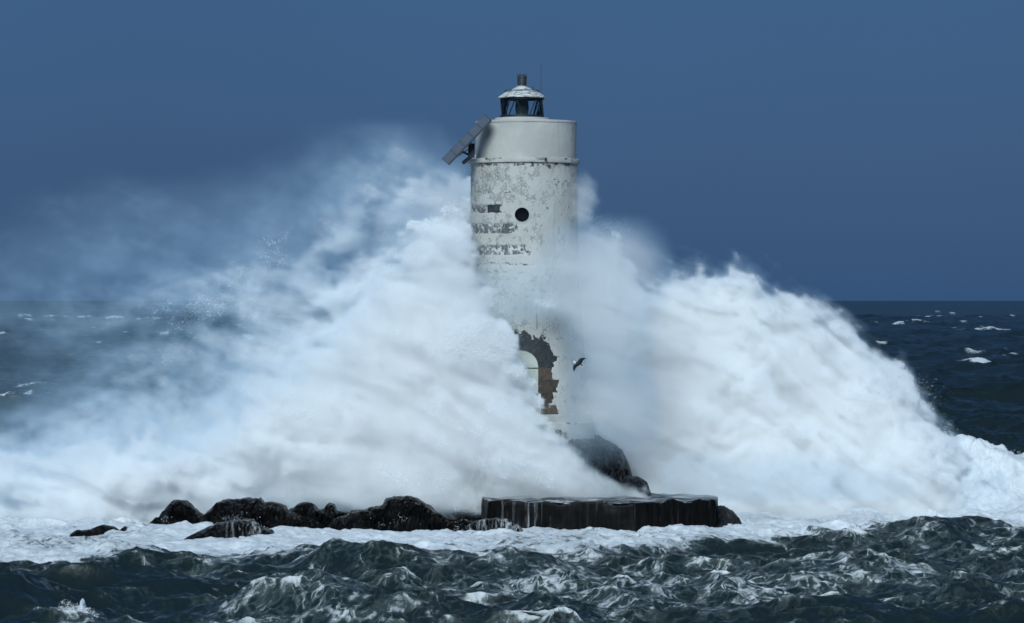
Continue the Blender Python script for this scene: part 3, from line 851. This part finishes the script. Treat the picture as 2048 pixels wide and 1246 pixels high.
v, f = tube_pts((WX(1066), -.1, WZ(180)), (WX(1066), -.1, WZ(173.5)), .02, 6)
mesh('roof_stud', v, f, MT['vent'], parent=lan)
v, f = join([tube_pts((WX(1082), -.1, WZ(185)), (WX(1082), -.1, WZ(165)), .011, 6), tube_pts((WX(1082), -.1, WZ(166)), (WX(1082.3), -.1, WZ(126)), .006, 6)])
mesh('antenna', v, f, MT['vent'], parent=lan)
# drain spout in the gallery edge
v, f = tube_pts((TX + 1.74 * math.sin(R(22)), -1.72 * math.cos(R(22)), WZ(323)), (TX + 1.8 * math.sin(R(22)), -1.84 * math.cos(R(22)), WZ(323.5)), .035, 10)
mesh('drain_spout', v, f, MT['frame'], parent=LH)

# ------------------------------------------------------------------ solar panel leaning on the drum
lo = np.array([WX(897, -1.7), -1.74, WZ(328, -1.7)]); hi = np.array([WX(982, -1.7), -1.74, WZ(240, -1.7)])
u = hi - lo; LU = np.linalg.norm(u); u /= LU
v_ = np.array([-.32, .9, .32]); v_ -= u * (v_ @ u); v_ /= np.linalg.norm(v_); WV = .6
n_ = np.cross(v_, u); n_ = n_ if n_[2] > 0 else -n_
Rm = np.stack([u, v_, n_], 1)
sp = empty('solar_panel'); sp.parent = LH
box('panel_back', lo + u * LU / 2 + v_ * WV / 2 - n_ * .03, (LU, WV, .03), MT['panel_back'], sp, Rm)
for k in range(5):
    c = lo + u * (LU * (k + .5) / 5) + v_ * WV / 2
    box('cell_module', c + n_ * .004, (LU / 5 - .03, WV - .03, .022), MT['cell'], sp, Rm, bev=.003)
for k in range(6):
    c = lo + u * (LU * k / 5) + v_ * WV / 2
    box('frame_bar', c + n_ * .006, (.028, WV + .02, .036), MT['alu'], sp, Rm)
for s in (0, WV):
    box('frame_rail', lo + u * LU / 2 + v_ * s - n_ * .012, (LU + .02, .024, .05), MT['alu'], sp, Rm)
def strut(a, b, r=.025, mat='panel_back', name='strut'):
    v, f = tube_pts(a, b, r, 8); mesh(name, v, f, MT[mat], parent=sp)
p_low = lo + u * LU * .22 + v_ * .3 - n_ * .05
p_mid = lo + u * LU * .55 + v_ * .3 - n_ * .05
box('bracket_post', (WX(943, -1.1), -1.1, WZ(304)), (.2, .28, .44), MT['panel_back'], sp, bev=.01)
strut(p_mid, (WX(944, -1.1), -1.1, WZ(300)))
strut(p_low + u * .12, (WX(942, -1.1), -1.1, WZ(314)), .035)
strut((WX(926, -1.3), -1.3, WZ(329)), (WX(946, -1.1), -1.1, WZ(312)), .06)
strut(lo + u * LU * .12 + v_ * .1 - n_ * .04, (WX(940, -1.1), -1.2, WZ(300)), .016, 'alu')

LH.location = (TX, 0, Z_BASE)                     # the thing's own origin is at its foot
for ch in LH.children:
    ch.location = (-TX, 0, -Z_BASE)

# ------------------------------------------------------------------ the gull
def build_gull():
    MW = simple('gull_white', (.75, .75, .73), .8, 0, .08, 20, 0); MB = simple('gull_black', (.012, .012, .014), .8, 0, .2, 20, 0); MY = simple('gull_bill', (.5, .3, .06), .5, 0, .1, 20, 0)
    import mathutils
    V, F, MI = [], [], []
    # body along +x (head at +x), one loft
    st = [(-.30, .004, .0), (-.24, .035, .0), (-.14, .055, .0), (0, .075, -.005), (.1, .07, 0), (.16, .05, .012), (.20, .042, .022), (.235, .044, .028), (.265, .034, .026), (.285, .014, .02), (.33, .004, .008)]
    m = 12
    for i, (x, r, z) in enumerate(st):
        for k in range(m):
            a = 2 * math.pi * k / m
            wy = 1.35 if i < 2 else 1.0
            V.append((x, r * wy * math.cos(a), z + r * (.5 if i < 2 else .92) * math.sin(a)))
    for i in range(len(st) - 1):
        for k in range(m):
            F.append((i * m + k, (i + 1) * m + k, (i + 1) * m + (k + 1) % m, i * m + (k + 1) % m))
            up = (k in (1, 2, 3, 4))
            MI.append(2 if i >= 9 else (1 if (up and 1 <= i <= 4) else 0))
    F.append(tuple(range(m))); MI.append(0)
    F.append(tuple(range((len(st) - 1) * m, len(st) * m))[::-1]); MI.append(2)
    # wings: arched, tapered, with thickness
    for s in (-1, 1):
        sec = [(.03, .10, -.09, .02, .022), (.16, .12, -.10, .055, .02), (.32, .13, -.07, .085, .015), (.46, .10, -.075, .075, .01), (.58, .04, -.08, .05, .007), (.68, -.04, -.10, .02, .004), (.73, -.09, -.11, .0, .002)]
        b = len(V)
        for (y, xl, xt, z, th) in sec:
            V += [(xl, s * y, z), ((xl * .6 + xt * .4), s * y, z + th), (xt, s * y, z - .003), ((xl * .6 + xt * .4), s * y, z - th * .6)]
        for i in range(len(sec) - 1):
            for k in range(4):
                q = (b + i * 4 + k, b + (i + 1) * 4 + k, b + (i + 1) * 4 + (k + 1) % 4, b + i * 4 + (k + 1) % 4)
                F.append(q if s > 0 else q[::-1]); MI.append(1 if (k in (0, 1) or i >= 3) else 0)
        e = b + (len(sec) - 1) * 4
        F.append((e, e + 1, e + 2, e + 3)); MI.append(1)
    o = mesh('gull', V, F, [MW, MB, MY], True, None, MI)
    y = -5.5
    o.location = (WX(1157, y), y, WZ(728, y))
    # flying to the left and away, banked so that the dark upper side shows
    f_ = mathutils.Vector((-.80, .246, .35)).normalized(); l_ = mathutils.Vector((-.43, -.80, -.42))
    l_ = (l_ - f_ * l_.dot(f_)).normalized(); u_ = f_.cross(l_)
    rot = mathutils.Matrix((f_, l_, u_)).transposed()
    o.rotation_euler = rot.to_euler()
    o.scale = (.62, .62, .62)
    tag(o, 'black backed gull with white head gliding in front of the lighthouse', 'gull')
build_gull()
print('lighthouse', time.time() - T0)

# ------------------------------------------------------------------ the spray
VOX = .07
S_LO = np.array([-18.6, -4.6, -.1]); S_HI = np.array([16.0, 7.8, 13.1])
RES = np.round((S_HI - S_LO) / VOX).astype(int) + 1

def bstretch(a, n, axis):
    """stretch lattice values along one axis over n samples with cubic B-spline weights"""
    k = a.shape[axis]
    t = np.linspace(0, k - 3.001, n); i = np.floor(t).astype(int); f = (t - i)
    ws = ((1 - f) ** 3 / 6, (3 * f ** 3 - 6 * f ** 2 + 4) / 6, (-3 * f ** 3 + 3 * f ** 2 + 3 * f + 1) / 6, f ** 3 / 6)
    sh = [1, 1, 1]; sh[axis] = n; r = None
    for m, wgt in enumerate(ws):
        q = np.take(a, np.minimum(i + m, k - 1), axis); q *= wgt.astype(np.float32).reshape(sh)
        r = q if r is None else np.add(r, q, out=r)
    return r

def lattice(size, seed):
    """smooth random field over the spray volume with features of about `size` metres (scalar or per axis)"""
    size = np.broadcast_to(size, 3)
    k = np.maximum(np.ceil((S_HI - S_LO) / size).astype(int) + 3, 4)
    a = np.random.default_rng(seed).normal(size=k).astype(np.float32) * np.float32(1.9)
    for ax in (1, 2, 0):
        a = bstretch(a, RES[ax], ax)
    return a

def field(size, oct, seed, gain=.55):
    size = np.array(np.broadcast_to(size, 3), float); r = 0; a = 1.0; tot = 0
    for k in range(oct):
        r = r + a * lattice(size, seed + 31 * k); tot += a * a; a *= gain; size = size / 2.0
    return (r / math.sqrt(tot)).astype(np.float32)

def poly(pts, y):
    return np.array([WX(p[0], y) for p in pts], np.float32), np.array([WZ(p[1], y) for p in pts], np.float32)

def build_spray():
    ax = [np.linspace(S_LO[i], S_HI[i], RES[i]).astype(np.float32) for i in range(3)]
    X = ax[0][:, None, None]; Y = ax[1][None, :, None]; Z = ax[2][None, None, :]
    n0 = field(2.8, 3, 100, .5); n1 = field(2.8, 3, 200, .5)
    shape = n0.shape
    G = [np.arange(r, dtype=np.float32).reshape([-1 if q == k else 1 for q in range(3)]) for k, r in enumerate(RES)]
    def advect(a, dx, dy, dz):
        """a carried along by a displacement given in metres"""
        i = np.clip(G[0] + dx / VOX, 0, RES[0] - 1).astype(np.int32)
        q = i * (RES[1] * RES[2])
        q += np.clip(G[1] + dy / VOX, 0, RES[1] - 1).astype(np.int32) * RES[2]
        m = 2 * (RES[2] - 1)                                      # mirrored at floor and ceiling
        q += np.abs((G[2] + dz / VOX).astype(np.int32) % m - (RES[2] - 1))
        return a.ravel()[q]
    n2 = field(1.5, 4, 300, .66)
    n2 = advect(n2, .42 * lattice(1.1, 811), .3 * lattice(1.1, 812), .42 * lattice(1.1, 813))
    # torn strands that follow the flight of the water: up and away to the left, over and down to the right
    n3 = field((1.9, 1.0, .42), 4, 655, .72)
    slope = np.interp(X, [-18, -3, .5, 3, 8, 16], [-2.6, 1.2, 2.1, 3.2, 5.2, 11.0]).astype(np.float32)
    n3 = advect(n3, .35 * n0, 0 * X, slope + .25 * n1)
    n2 = .78 * n2 + .5 * n3 + .26 * lattice(.16, 901)
    print('fields', time.time() - T0)
    leftness = sstep(2.0, -4.0, X)                                  # the wind carries the spray to the left
    wamp = .26 + .5 * leftness
    wx = X + n0 * wamp; wz = Z + n1 * wamp
    def soft(s): return sstep(0.0, 1.0, s)
    # --- the burst behind the tower and to its right
    yc, ht = 3.6, 3.3
    px, pz = poly([(700, 700), (800, 520), (900, 400), (945, 345), (1040, 350),
                   (1130, 385), (1165, 425), (1200, 455), (1240, 488), (1268, 508), (1300, 552), (1350, 546), (1410, 552), (1480, 572), (1560, 596), (1640, 620), (1710, 655), (1760, 700), (1800, 748), (1830, 790), (1842, 838), (1874, 888), (1902, 938), (1924, 992), (1960, 1060), (2300, 1090)], yc)
    H = np.interp(wx, px, pz).astype(np.float32)
    e = (Y - yc) / ht
    H = H - (H + .6) * .7 * e * e
    hs = (H - wz) / .7
    core = soft(hs + .1 + (.5 + .25 * sstep(4, 8, X)) * n2 * sstep(4.0, .5, hs))
    dens = core * 5.2 * np.exp(np.clip(.95 * n2, -1.5, 1.8) - .3) * sstep(-4.2, -1.2, X) * (1 + 1.0 * sstep(5.0, 3.0, X))
    # a thin fringe blown off the top of the right hand side
    fringe = soft((H + .75 - wz) / 1.3 + .5 * n2) * .38 * sstep(2.5, 5, X) * np.clip(1 - e * e, 0, 1)
    dens = dens + fringe * np.exp(.9 * n2 - .3)
    # --- the fan the wind tears off to the left: how much water hangs in the air, column by column
    yc, ht = 2.6, 4.4
    TAB = [(-260, [(420, 0), (560, .05), (700, .08), (850, .2), (930, 1.2), (1060, 4)]),
           (0, [(400, 0), (460, .06), (550, .24), (650, .30), (750, .22), (850, .5), (905, 2.4), (960, 7), (1060, 12)]),
           (100, [(360, 0), (400, .04), (460, .12), (550, .32), (650, .40), (750, .32), (820, .8), (880, 3.5), (960, 9), (1060, 13)]),
           (200, [(330, 0), (390, .12), (500, .36), (600, .42), (700, .42), (780, .9), (850, 3.4), (930, 9), (1060, 14)]),
           (300, [(340, 0), (400, .14), (500, .46), (600, .52), (700, .62), (780, 1.2), (850, 4), (930, 10), (1060, 14)]),
           (400, [(340, 0), (420, .18), (500, .5), (600, .68), (700, .9), (800, 2.4), (870, 6), (930, 11), (1060, 15)]),
           (500, [(330, 0), (415, .3), (500, .7), (600, 1.1), (700, 1.6), (800, 4.0), (900, 10), (1060, 16)]),
           (600, [(290, 0), (360, .22), (430, .7), (520, 1.1), (600, 1.9), (700, 2.6), (800, 7), (900, 12), (1060, 16)]),
           (700, [(240, 0), (310, .28), (390, 1.0), (480, 1.4), (560, 2.4), (650, 4.0), (750, 9), (900, 14), (1060, 18)]),
           (800, [(205, 0), (270, .28), (340, 1.0), (420, 1.9), (500, 3.6), (600, 7), (750, 13), (1060, 18)]),
           (880, [(210, 0), (290, .3), (340, 1.1), (400, 2.4), (500, 4.5), (600, 9), (750, 14), (1060, 18)]),
           (945, [(260, 0), (325, .3), (345, 1.0), (400, 2.2), (500, 5), (600, 9), (750, 14), (1060, 18)]),
           (1040, [(380, 0), (480, .8), (600, 2), (1060, 4)])]
    cx = np.array([WX(c[0], yc) for c in TAB])
    zt = np.linspace(-1.5, 14, 260)
    tm = np.stack([np.interp(zt, [WZ(q[0], yc) for q in c[1]][::-1], [q[1] for q in c[1]][::-1]) for c in TAB])   # (column, z)
    st = field((2.6, 1.8, .8), 5, 700, .66)
    st = advect(st, .9 * n0, 0 * X, -.26 * (X + 4) + .5 * n1)
    qx = np.interp(X + .75 * n0 + .3 * n2, cx, np.arange(len(cx))).astype(np.float32)
    qz = (np.clip(Z + .6 * n1 + .25 * n2, -1.4, 13.9) + 1.5) * (259 / 15.5)
    i0 = np.clip(qx.astype(np.int32), 0, len(cx) - 2); fx = qx - i0
    j0 = np.clip(qz.astype(np.int32), 0, 258); fz = (qz - j0).astype(np.float32)
    tm = tm.astype(np.float32)
    col = (tm[i0, j0] * (1 - fx) + tm[i0 + 1, j0] * fx) * (1 - fz) + (tm[i0, j0 + 1] * (1 - fx) + tm[i0 + 1, j0 + 1] * fx) * fz
    del qx, qz, i0, j0, fx, fz
    rough = np.exp(np.clip(.85 * st + .8 * n2, -2.2, 2.2)) * (.3 + 1.3 * sstep(-.5, .5, n2 + .3 * n0))
    rough = 1 + (rough - 1) * (.5 + .5 * sstep(.3, 1.6, col))           # the thin veil is more even
    e = (Y - yc) / (ht * (.72 + .40 * sstep(6.5, 1.2, Z)))            # the foot is broader than the top
    fan = col * rough * soft((1 - e * e) * 2.0 + .5 * n2 - .1)
    # keep the amount of water in each part of the fan at what the table says, whatever the turbulence did
    def box2(a, r):
        for ax_ in (0, 1):
            p_ = np.concatenate([np.repeat(a.take([0], ax_), r + 1, ax_), a, np.repeat(a.take([-1], ax_), r, ax_)], ax_).cumsum(ax_)
            n_a = a.shape[ax_]
            a = (p_.take(np.arange(n_a) + 2 * r + 1, ax_) - p_.take(np.arange(n_a), ax_)) / (2 * r + 1)
        return a
    have = box2(box2(fan.sum(1, dtype=np.float64) * VOX, 9), 9)
    gx = np.interp(ax[0], cx, np.arange(len(cx))); g0 = np.clip(gx.astype(int), 0, len(cx) - 2); gf = (gx - g0)[:, None]
    tz = np.stack([np.interp(ax[2], zt, r_) for r_ in tm])
    want = box2(tz[g0] * (1 - gf) + tz[g0 + 1] * gf, 9)
    want = want * (1 + 1.1 * sstep(3, 10, want)) * (1 + .22 * sstep(-6, -9, ax[0])[:, None] * sstep(6.5, 8, ax[2])[None])
    fan *= np.clip((want + .01) / (have + .01), .02, 4).astype(np.float32)[:, None, :]
    dens = np.maximum(dens, fan * sstep(WX(1060), WX(960), X))
    del fan, col, rough
    print('back', time.time() - T0)
    # --- the burst that has come round the left of the tower to the front
    yc = np.interp(X, [-9, -3, 0, 4], [-.6, -1.6, -3.0, -2.9]).astype(np.float32); ht = 1.35
    bz = np.array([WZ(p, -3) for p in (1010, 990, 965, 945, 925, 900, 870, 840, 800, 760, 720, 690, 650, 600, 560, 500, 440, 380, 330)], np.float32)
    bx = np.array([WX(p, -3) for p in (1290, 1278, 1256, 1212, 1180, 1146, 1106, 1072, 1050, 1042, 1032, 1012, 994, 988, 976, 952, 918, 870, 820)], np.float32)
    Bx = np.interp(wz * .25 + Z * .75, bz, bx).astype(np.float32)
    ex = (Bx - (wx * .3 + X * .7)) / .6 + .7 * n2
    left = sstep(-12.5, -4.0, X)
    e = (Y - yc) / ht
    tp = np.interp(X, [WX(300), WX(560), WX(700), WX(850), WX(940)], [WZ(900), WZ(760), WZ(620), WZ(490), WZ(430)]).astype(np.float32)
    sz = (tp - wz) / 1.6 + .4 * n2
    fr = soft(ex) * np.clip(1 - e * e, 0, 1) * left * soft(sz) * np.exp(np.clip(1.0 * n2, -2.2, 1.8) - .35) * 3.3
    fr = fr * sstep(.6, 1.15, Z)
    dens = np.maximum(dens, fr)
    # --- thin veils in front of the tower
    e = np.clip(1 - ((Y + 3.0) / 1.2) ** 2, 0, 1)
    vr = sstep(WX(1095), WX(1180), X + .25 * n0) * sstep(WX(1330), WX(1230), X + .3 * n1) * sstep(WZ(420), WZ(520), Z + .5 * n1 + .12 * (X - 1)) * sstep(WZ(925), WZ(800), Z + .3 * n0)
    vm = sstep(WZ(500), WZ(570), Z + .35 * n1) * sstep(WZ(660), WZ(600), Z + .25 * n0) * sstep(WX(1200), WX(1100), X) * sstep(WX(925), WX(970), X)
    low = sstep(WX(1290), WX(1370), X + .25 * n0) * sstep(WX(1900), WX(1600), X) * sstep(WZ(880), WZ(960), Z + .25 * n1) * sstep(1.0, 1.3, Z)
    base = sstep(WX(1085), WX(1125), X + .2 * n0) * sstep(WX(1300), WX(1200), X) * np.exp(-((Z - WZ(866) - .12 * n1) / .14) ** 2)
    gap = 0 * sstep(WX(1215), WX(1250), X + .15 * n0) * sstep(WX(1400), WX(1330), X) * np.exp(-((Z - WZ(944) - .1 * n1 - .1 * (X - 3.5)) / .15) ** 2)
    dens = dens + e * np.exp(.5 * n2 - .1) * ((.75 + .45 * sstep(WZ(740), WZ(840), Z)) * vr + .30 * vm + .5 * low )
    # --- the puff right of the gallery
    puff = ((X - WX(1166)) / .62 + .12 * n0) ** 2 + ((Z - WZ(388)) / .95 + .12 * n1) ** 2 + ((Y + .5) / .9) ** 2 - .6 * n2
    dens = dens + sstep(1.2, .2, puff) * np.exp(.9 * n2 - .3) * 1.0
    # --- torn spray over the broken wave at the left
    bo = soft((1.9 - Z) / 1.2 + .5 * n2 + .3 * n1) * np.clip(1 - ((Y - 3.6) / 2.8) ** 2, 0, 1) * np.maximum(sstep(-4, -7, X), .6 * sstep(12.6, 14, X))
    dens = np.maximum(dens, 2.0 * bo)
    # keep clear of the tower and of the water in front
    dens = dens * (1 - sstep(3.6, 4.8, -Y)) * sstep(7.8, 6.9, Y) * sstep(-18.6, -17.6, X) * sstep(16.0, 15.4, X) * sstep(13.1, 12.6, Z)
    rr = np.hypot(X - TX, Y)
    dens = dens * sstep(1.60, 1.75, rr)
    dens[dens < .004] = 0
    np.minimum(dens, 26, out=dens)
    dens = dens.astype(np.float32)
    print('dens', dens.max(), dens.mean(), time.time() - T0)

    me = bpy.data.meshes.new('spray_mist')
    me.vertices.add(dens.size)
    a = me.attributes.new('spray', 'FLOAT', 'POINT')
    a.data.foreach_set('value', dens.ravel())
    ob = bpy.data.objects.new('spray_mist', me)
    COL.objects.link(ob)
    ng = bpy.data.node_groups.new('spray_volume', 'GeometryNodeTree')
    ng.interface.new_socket('Geometry', in_out='INPUT', socket_type='NodeSocketGeometry')
    ng.interface.new_socket('Geometry', in_out='OUTPUT', socket_type='NodeSocketGeometry')
    N = ng.nodes.new; L = ng.links.new
    gi = N('NodeGroupInput'); go = N('NodeGroupOutput'); vc = N('GeometryNodeVolumeCube'); si = N('GeometryNodeSampleIndex')
    na = N('GeometryNodeInputNamedAttribute'); na.data_type = 'FLOAT'; na.inputs[0].default_value = 'spray'
    pos = N('GeometryNodeInputPosition')
    def vm_(op, a, b=None):
        n = N('ShaderNodeVectorMath'); n.operation = op; L(a, n.inputs[0])
        if b is not None: n.inputs[1].default_value = [float(q) for q in b]
        return n.outputs[1] if op == 'DOT_PRODUCT' else n.outputs[0]
    p = vm_('SUBTRACT', pos.outputs[0], S_LO)
    p = vm_('MULTIPLY', p, (RES - 1) / (S_HI - S_LO))
    p = vm_('ADD', p, (.5, .5, .5)); p = vm_('FLOOR', p)
    # index in whole numbers (exact), not in floats
    sx = N('ShaderNodeSeparateXYZ'); L(p, sx.inputs[0])
    def im(op, a, b, c=None):
        n = N('FunctionNodeIntegerMath'); n.operation = op; L(a, n.inputs[0])
        n.inputs[1].default_value = int(b)
        if c is not None: L(c, n.inputs[2])
        return n.outputs[0]
    q = im('MULTIPLY_ADD', sx.outputs[1], RES[2], sx.outputs[2])
    q = im('MULTIPLY_ADD', sx.outputs[0], RES[1] * RES[2], q)
    L(gi.outputs[0], si.inputs['Geometry']); L(na.outputs[0], si.inputs['Value']); L(q, si.inputs['Index'])
    L(si.outputs[0], vc.inputs['Density'])
    vc.inputs['Min'].default_value = S_LO; vc.inputs['Max'].default_value = S_HI
    for i, k in enumerate('XYZ'): vc.inputs['Resolution ' + k].default_value = int(RES[i])
    m = bpy.data.materials.new('spray_mist'); m.use_nodes = True; t = m.node_tree; t.nodes.clear()
    o = t.nodes.new('ShaderNodeOutputMaterial'); pv = t.nodes.new('ShaderNodeVolumePrincipled')
    pv.inputs['Color'].default_value = (.995, .997, .999, 1); pv.inputs['Density'].default_value = 1.0; pv.inputs['Anisotropy'].default_value = 0.0
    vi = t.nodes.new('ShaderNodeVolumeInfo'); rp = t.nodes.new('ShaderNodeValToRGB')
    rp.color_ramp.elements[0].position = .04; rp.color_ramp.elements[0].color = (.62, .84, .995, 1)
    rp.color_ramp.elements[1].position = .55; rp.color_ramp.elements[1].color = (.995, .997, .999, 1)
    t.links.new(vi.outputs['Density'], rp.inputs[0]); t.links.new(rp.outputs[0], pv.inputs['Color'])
    t.links.new(pv.outputs[0], o.inputs['Volume'])
    sm = N('GeometryNodeSetMaterial'); sm.inputs['Material'].default_value = m
    L(vc.outputs[0], sm.inputs[0]); L(sm.outputs[0], go.inputs[0])
    me.materials.append(m)
    mo = ob.modifiers.new('volume', 'NODES'); mo.node_group = ng
    tag(ob, 'huge white cloud of spray thrown up round the lighthouse', None, None, 'stuff')

    # --- droplets: real flecks of water where the cloud thins out
    gsum = np.random.default_rng(9)
    tf = np.cumsum(dens, axis=1) * VOX                        # how much water lies towards the open sea
    skin = sstep(.15, .6, tf) * sstep(3.0, 1.2, tf) * sstep(.3, 1.2, dens)
    wgt = np.maximum(sstep(.35, .9, dens) * sstep(4.0, 1.0, dens), 1.2 * skin) * np.clip(-.2 + n2, 0, 2.5) ** 2 * (1 - sstep(-1.2, -1.8, Y) * sstep(WX(1090), WX(1120), X)) * sstep(7, 1.5, Y) * (.35 + sstep(-9, 0, X))
    c = np.cumsum(wgt.ravel(), dtype=np.float64)
    del tf, skin
    K = 520000
    idx = np.searchsorted(c, gsum.random(K) * c[-1])
    ii = np.stack(np.unravel_index(np.minimum(idx, dens.size - 1), shape), -1)
    C = S_LO + (ii + gsum.random((K, 3)) - .5) * VOX
    clusters = []
    def fling(px, py, y, n, vx, vz, spread, tmax):
        """drops thrown off one point in a thin jet, fanned out a little and pulled down"""
        for k in range(max(1, n // 60)):
            p = np.array([WX(px, y), y, WZ(py, y)]) + gsum.normal(size=3) * (.25, .2, .12)
            vel = np.array([vx, 0, vz]) + gsum.normal(size=3) * spread
            t = gsum.random((60, 1)) ** 1.6 * tmax * gsum.uniform(.3, 1)
            q = p + vel * t + np.array([0, 0, -4.9]) * t * t
            clusters.append(q + gsum.normal(size=(60, 3)) * (.05 + .22 * t / tmax))
    for k in range(26): fling(1300 + 24 * k, 590 + 9 * k + .12 * k * k, 3.6, 300, 1.8, .5, .6, .4)
    fling(1790, 765, 3.4, 1800, 3.4, .6, .4, .45)
    for k in range(14): fling(1170 + 9 * k, 440 + 11 * k, 2.4, 400, 1.2, .8, .5, .35)
    for k in range(20):
        q = gsum.random(); fling(330 + 240 * q + gsum.normal() * 14, 645 - 140 * q + gsum.normal() * 14, gsum.uniform(-.5, 2), 400, -1.8, -.2, .4, .35)
    for k in range(12): fling(1925 + 11 * k, 925, 4.0, 400, .2, 1.2, .6, .3)
    for k in range(16): fling(5 + 20 * k, 915 - 3 * k, 3.6, 300, -.6, 1.2, .6, .35)
    q = gsum.normal(size=(9000, 3)); q /= np.linalg.norm(q, axis=1)[:, None]; q *= (gsum.random((9000, 1)) ** .5) * (.46, .4, .46); q[:, 2] = np.abs(q[:, 2])
    q *= 1 + .35 * fbm(q[:, 0] * 5, q[:, 1] * 5, q[:, 2] * 5, 17, 3)[:, None]
    clusters.append(q + (WX(152, -30.4), -30.5, WZ(1246, -30.4)))
    for k in range(9): fling(gsum.uniform(300, 960), gsum.uniform(1046, 1058), -5.4, 120, 0, .9, .35, .18)
    for k in range(14): fling(990 + 4 * k, 600 + 18 * k, -3.4, 240, .6, .2, .3, .25)
    C = np.vstack([C] + clusters); K = len(C)
    sz = (.006 + .013 * gsum.random(K) ** 3)[:, None, None]
    tri = gsum.normal(size=(K, 3, 3)); tri -= tri.mean(1, keepdims=True); tri /= np.linalg.norm(tri, axis=2, keepdims=True)
    V = (C[:, None, :] + tri * sz).astype(np.float32).reshape(-1, 3)
    dm = bpy.data.meshes.new('spray_droplets')
    dm.vertices.add(len(V)); dm.vertices.foreach_set('co', V.ravel())
    dm.loops.add(3 * K); dm.loops.foreach_set('vertex_index', np.arange(3 * K, dtype=np.int32))
    dm.polygons.add(K); dm.polygons.foreach_set('loop_start', np.arange(K, dtype=np.int32) * 3)
    dm.update()
    M = Mat('droplet_white'); M.set(Base_Color=(.86, .88, .9), Roughness=.6)
    dm.materials.append(M.m)
    do = bpy.data.objects.new('spray_droplets', dm)
    COL.objects.link(do)
    tag(do, 'white flecks of water flying at the edges of the spray', None, None, 'stuff')
build_spray()
print('total', time.time() - T0)
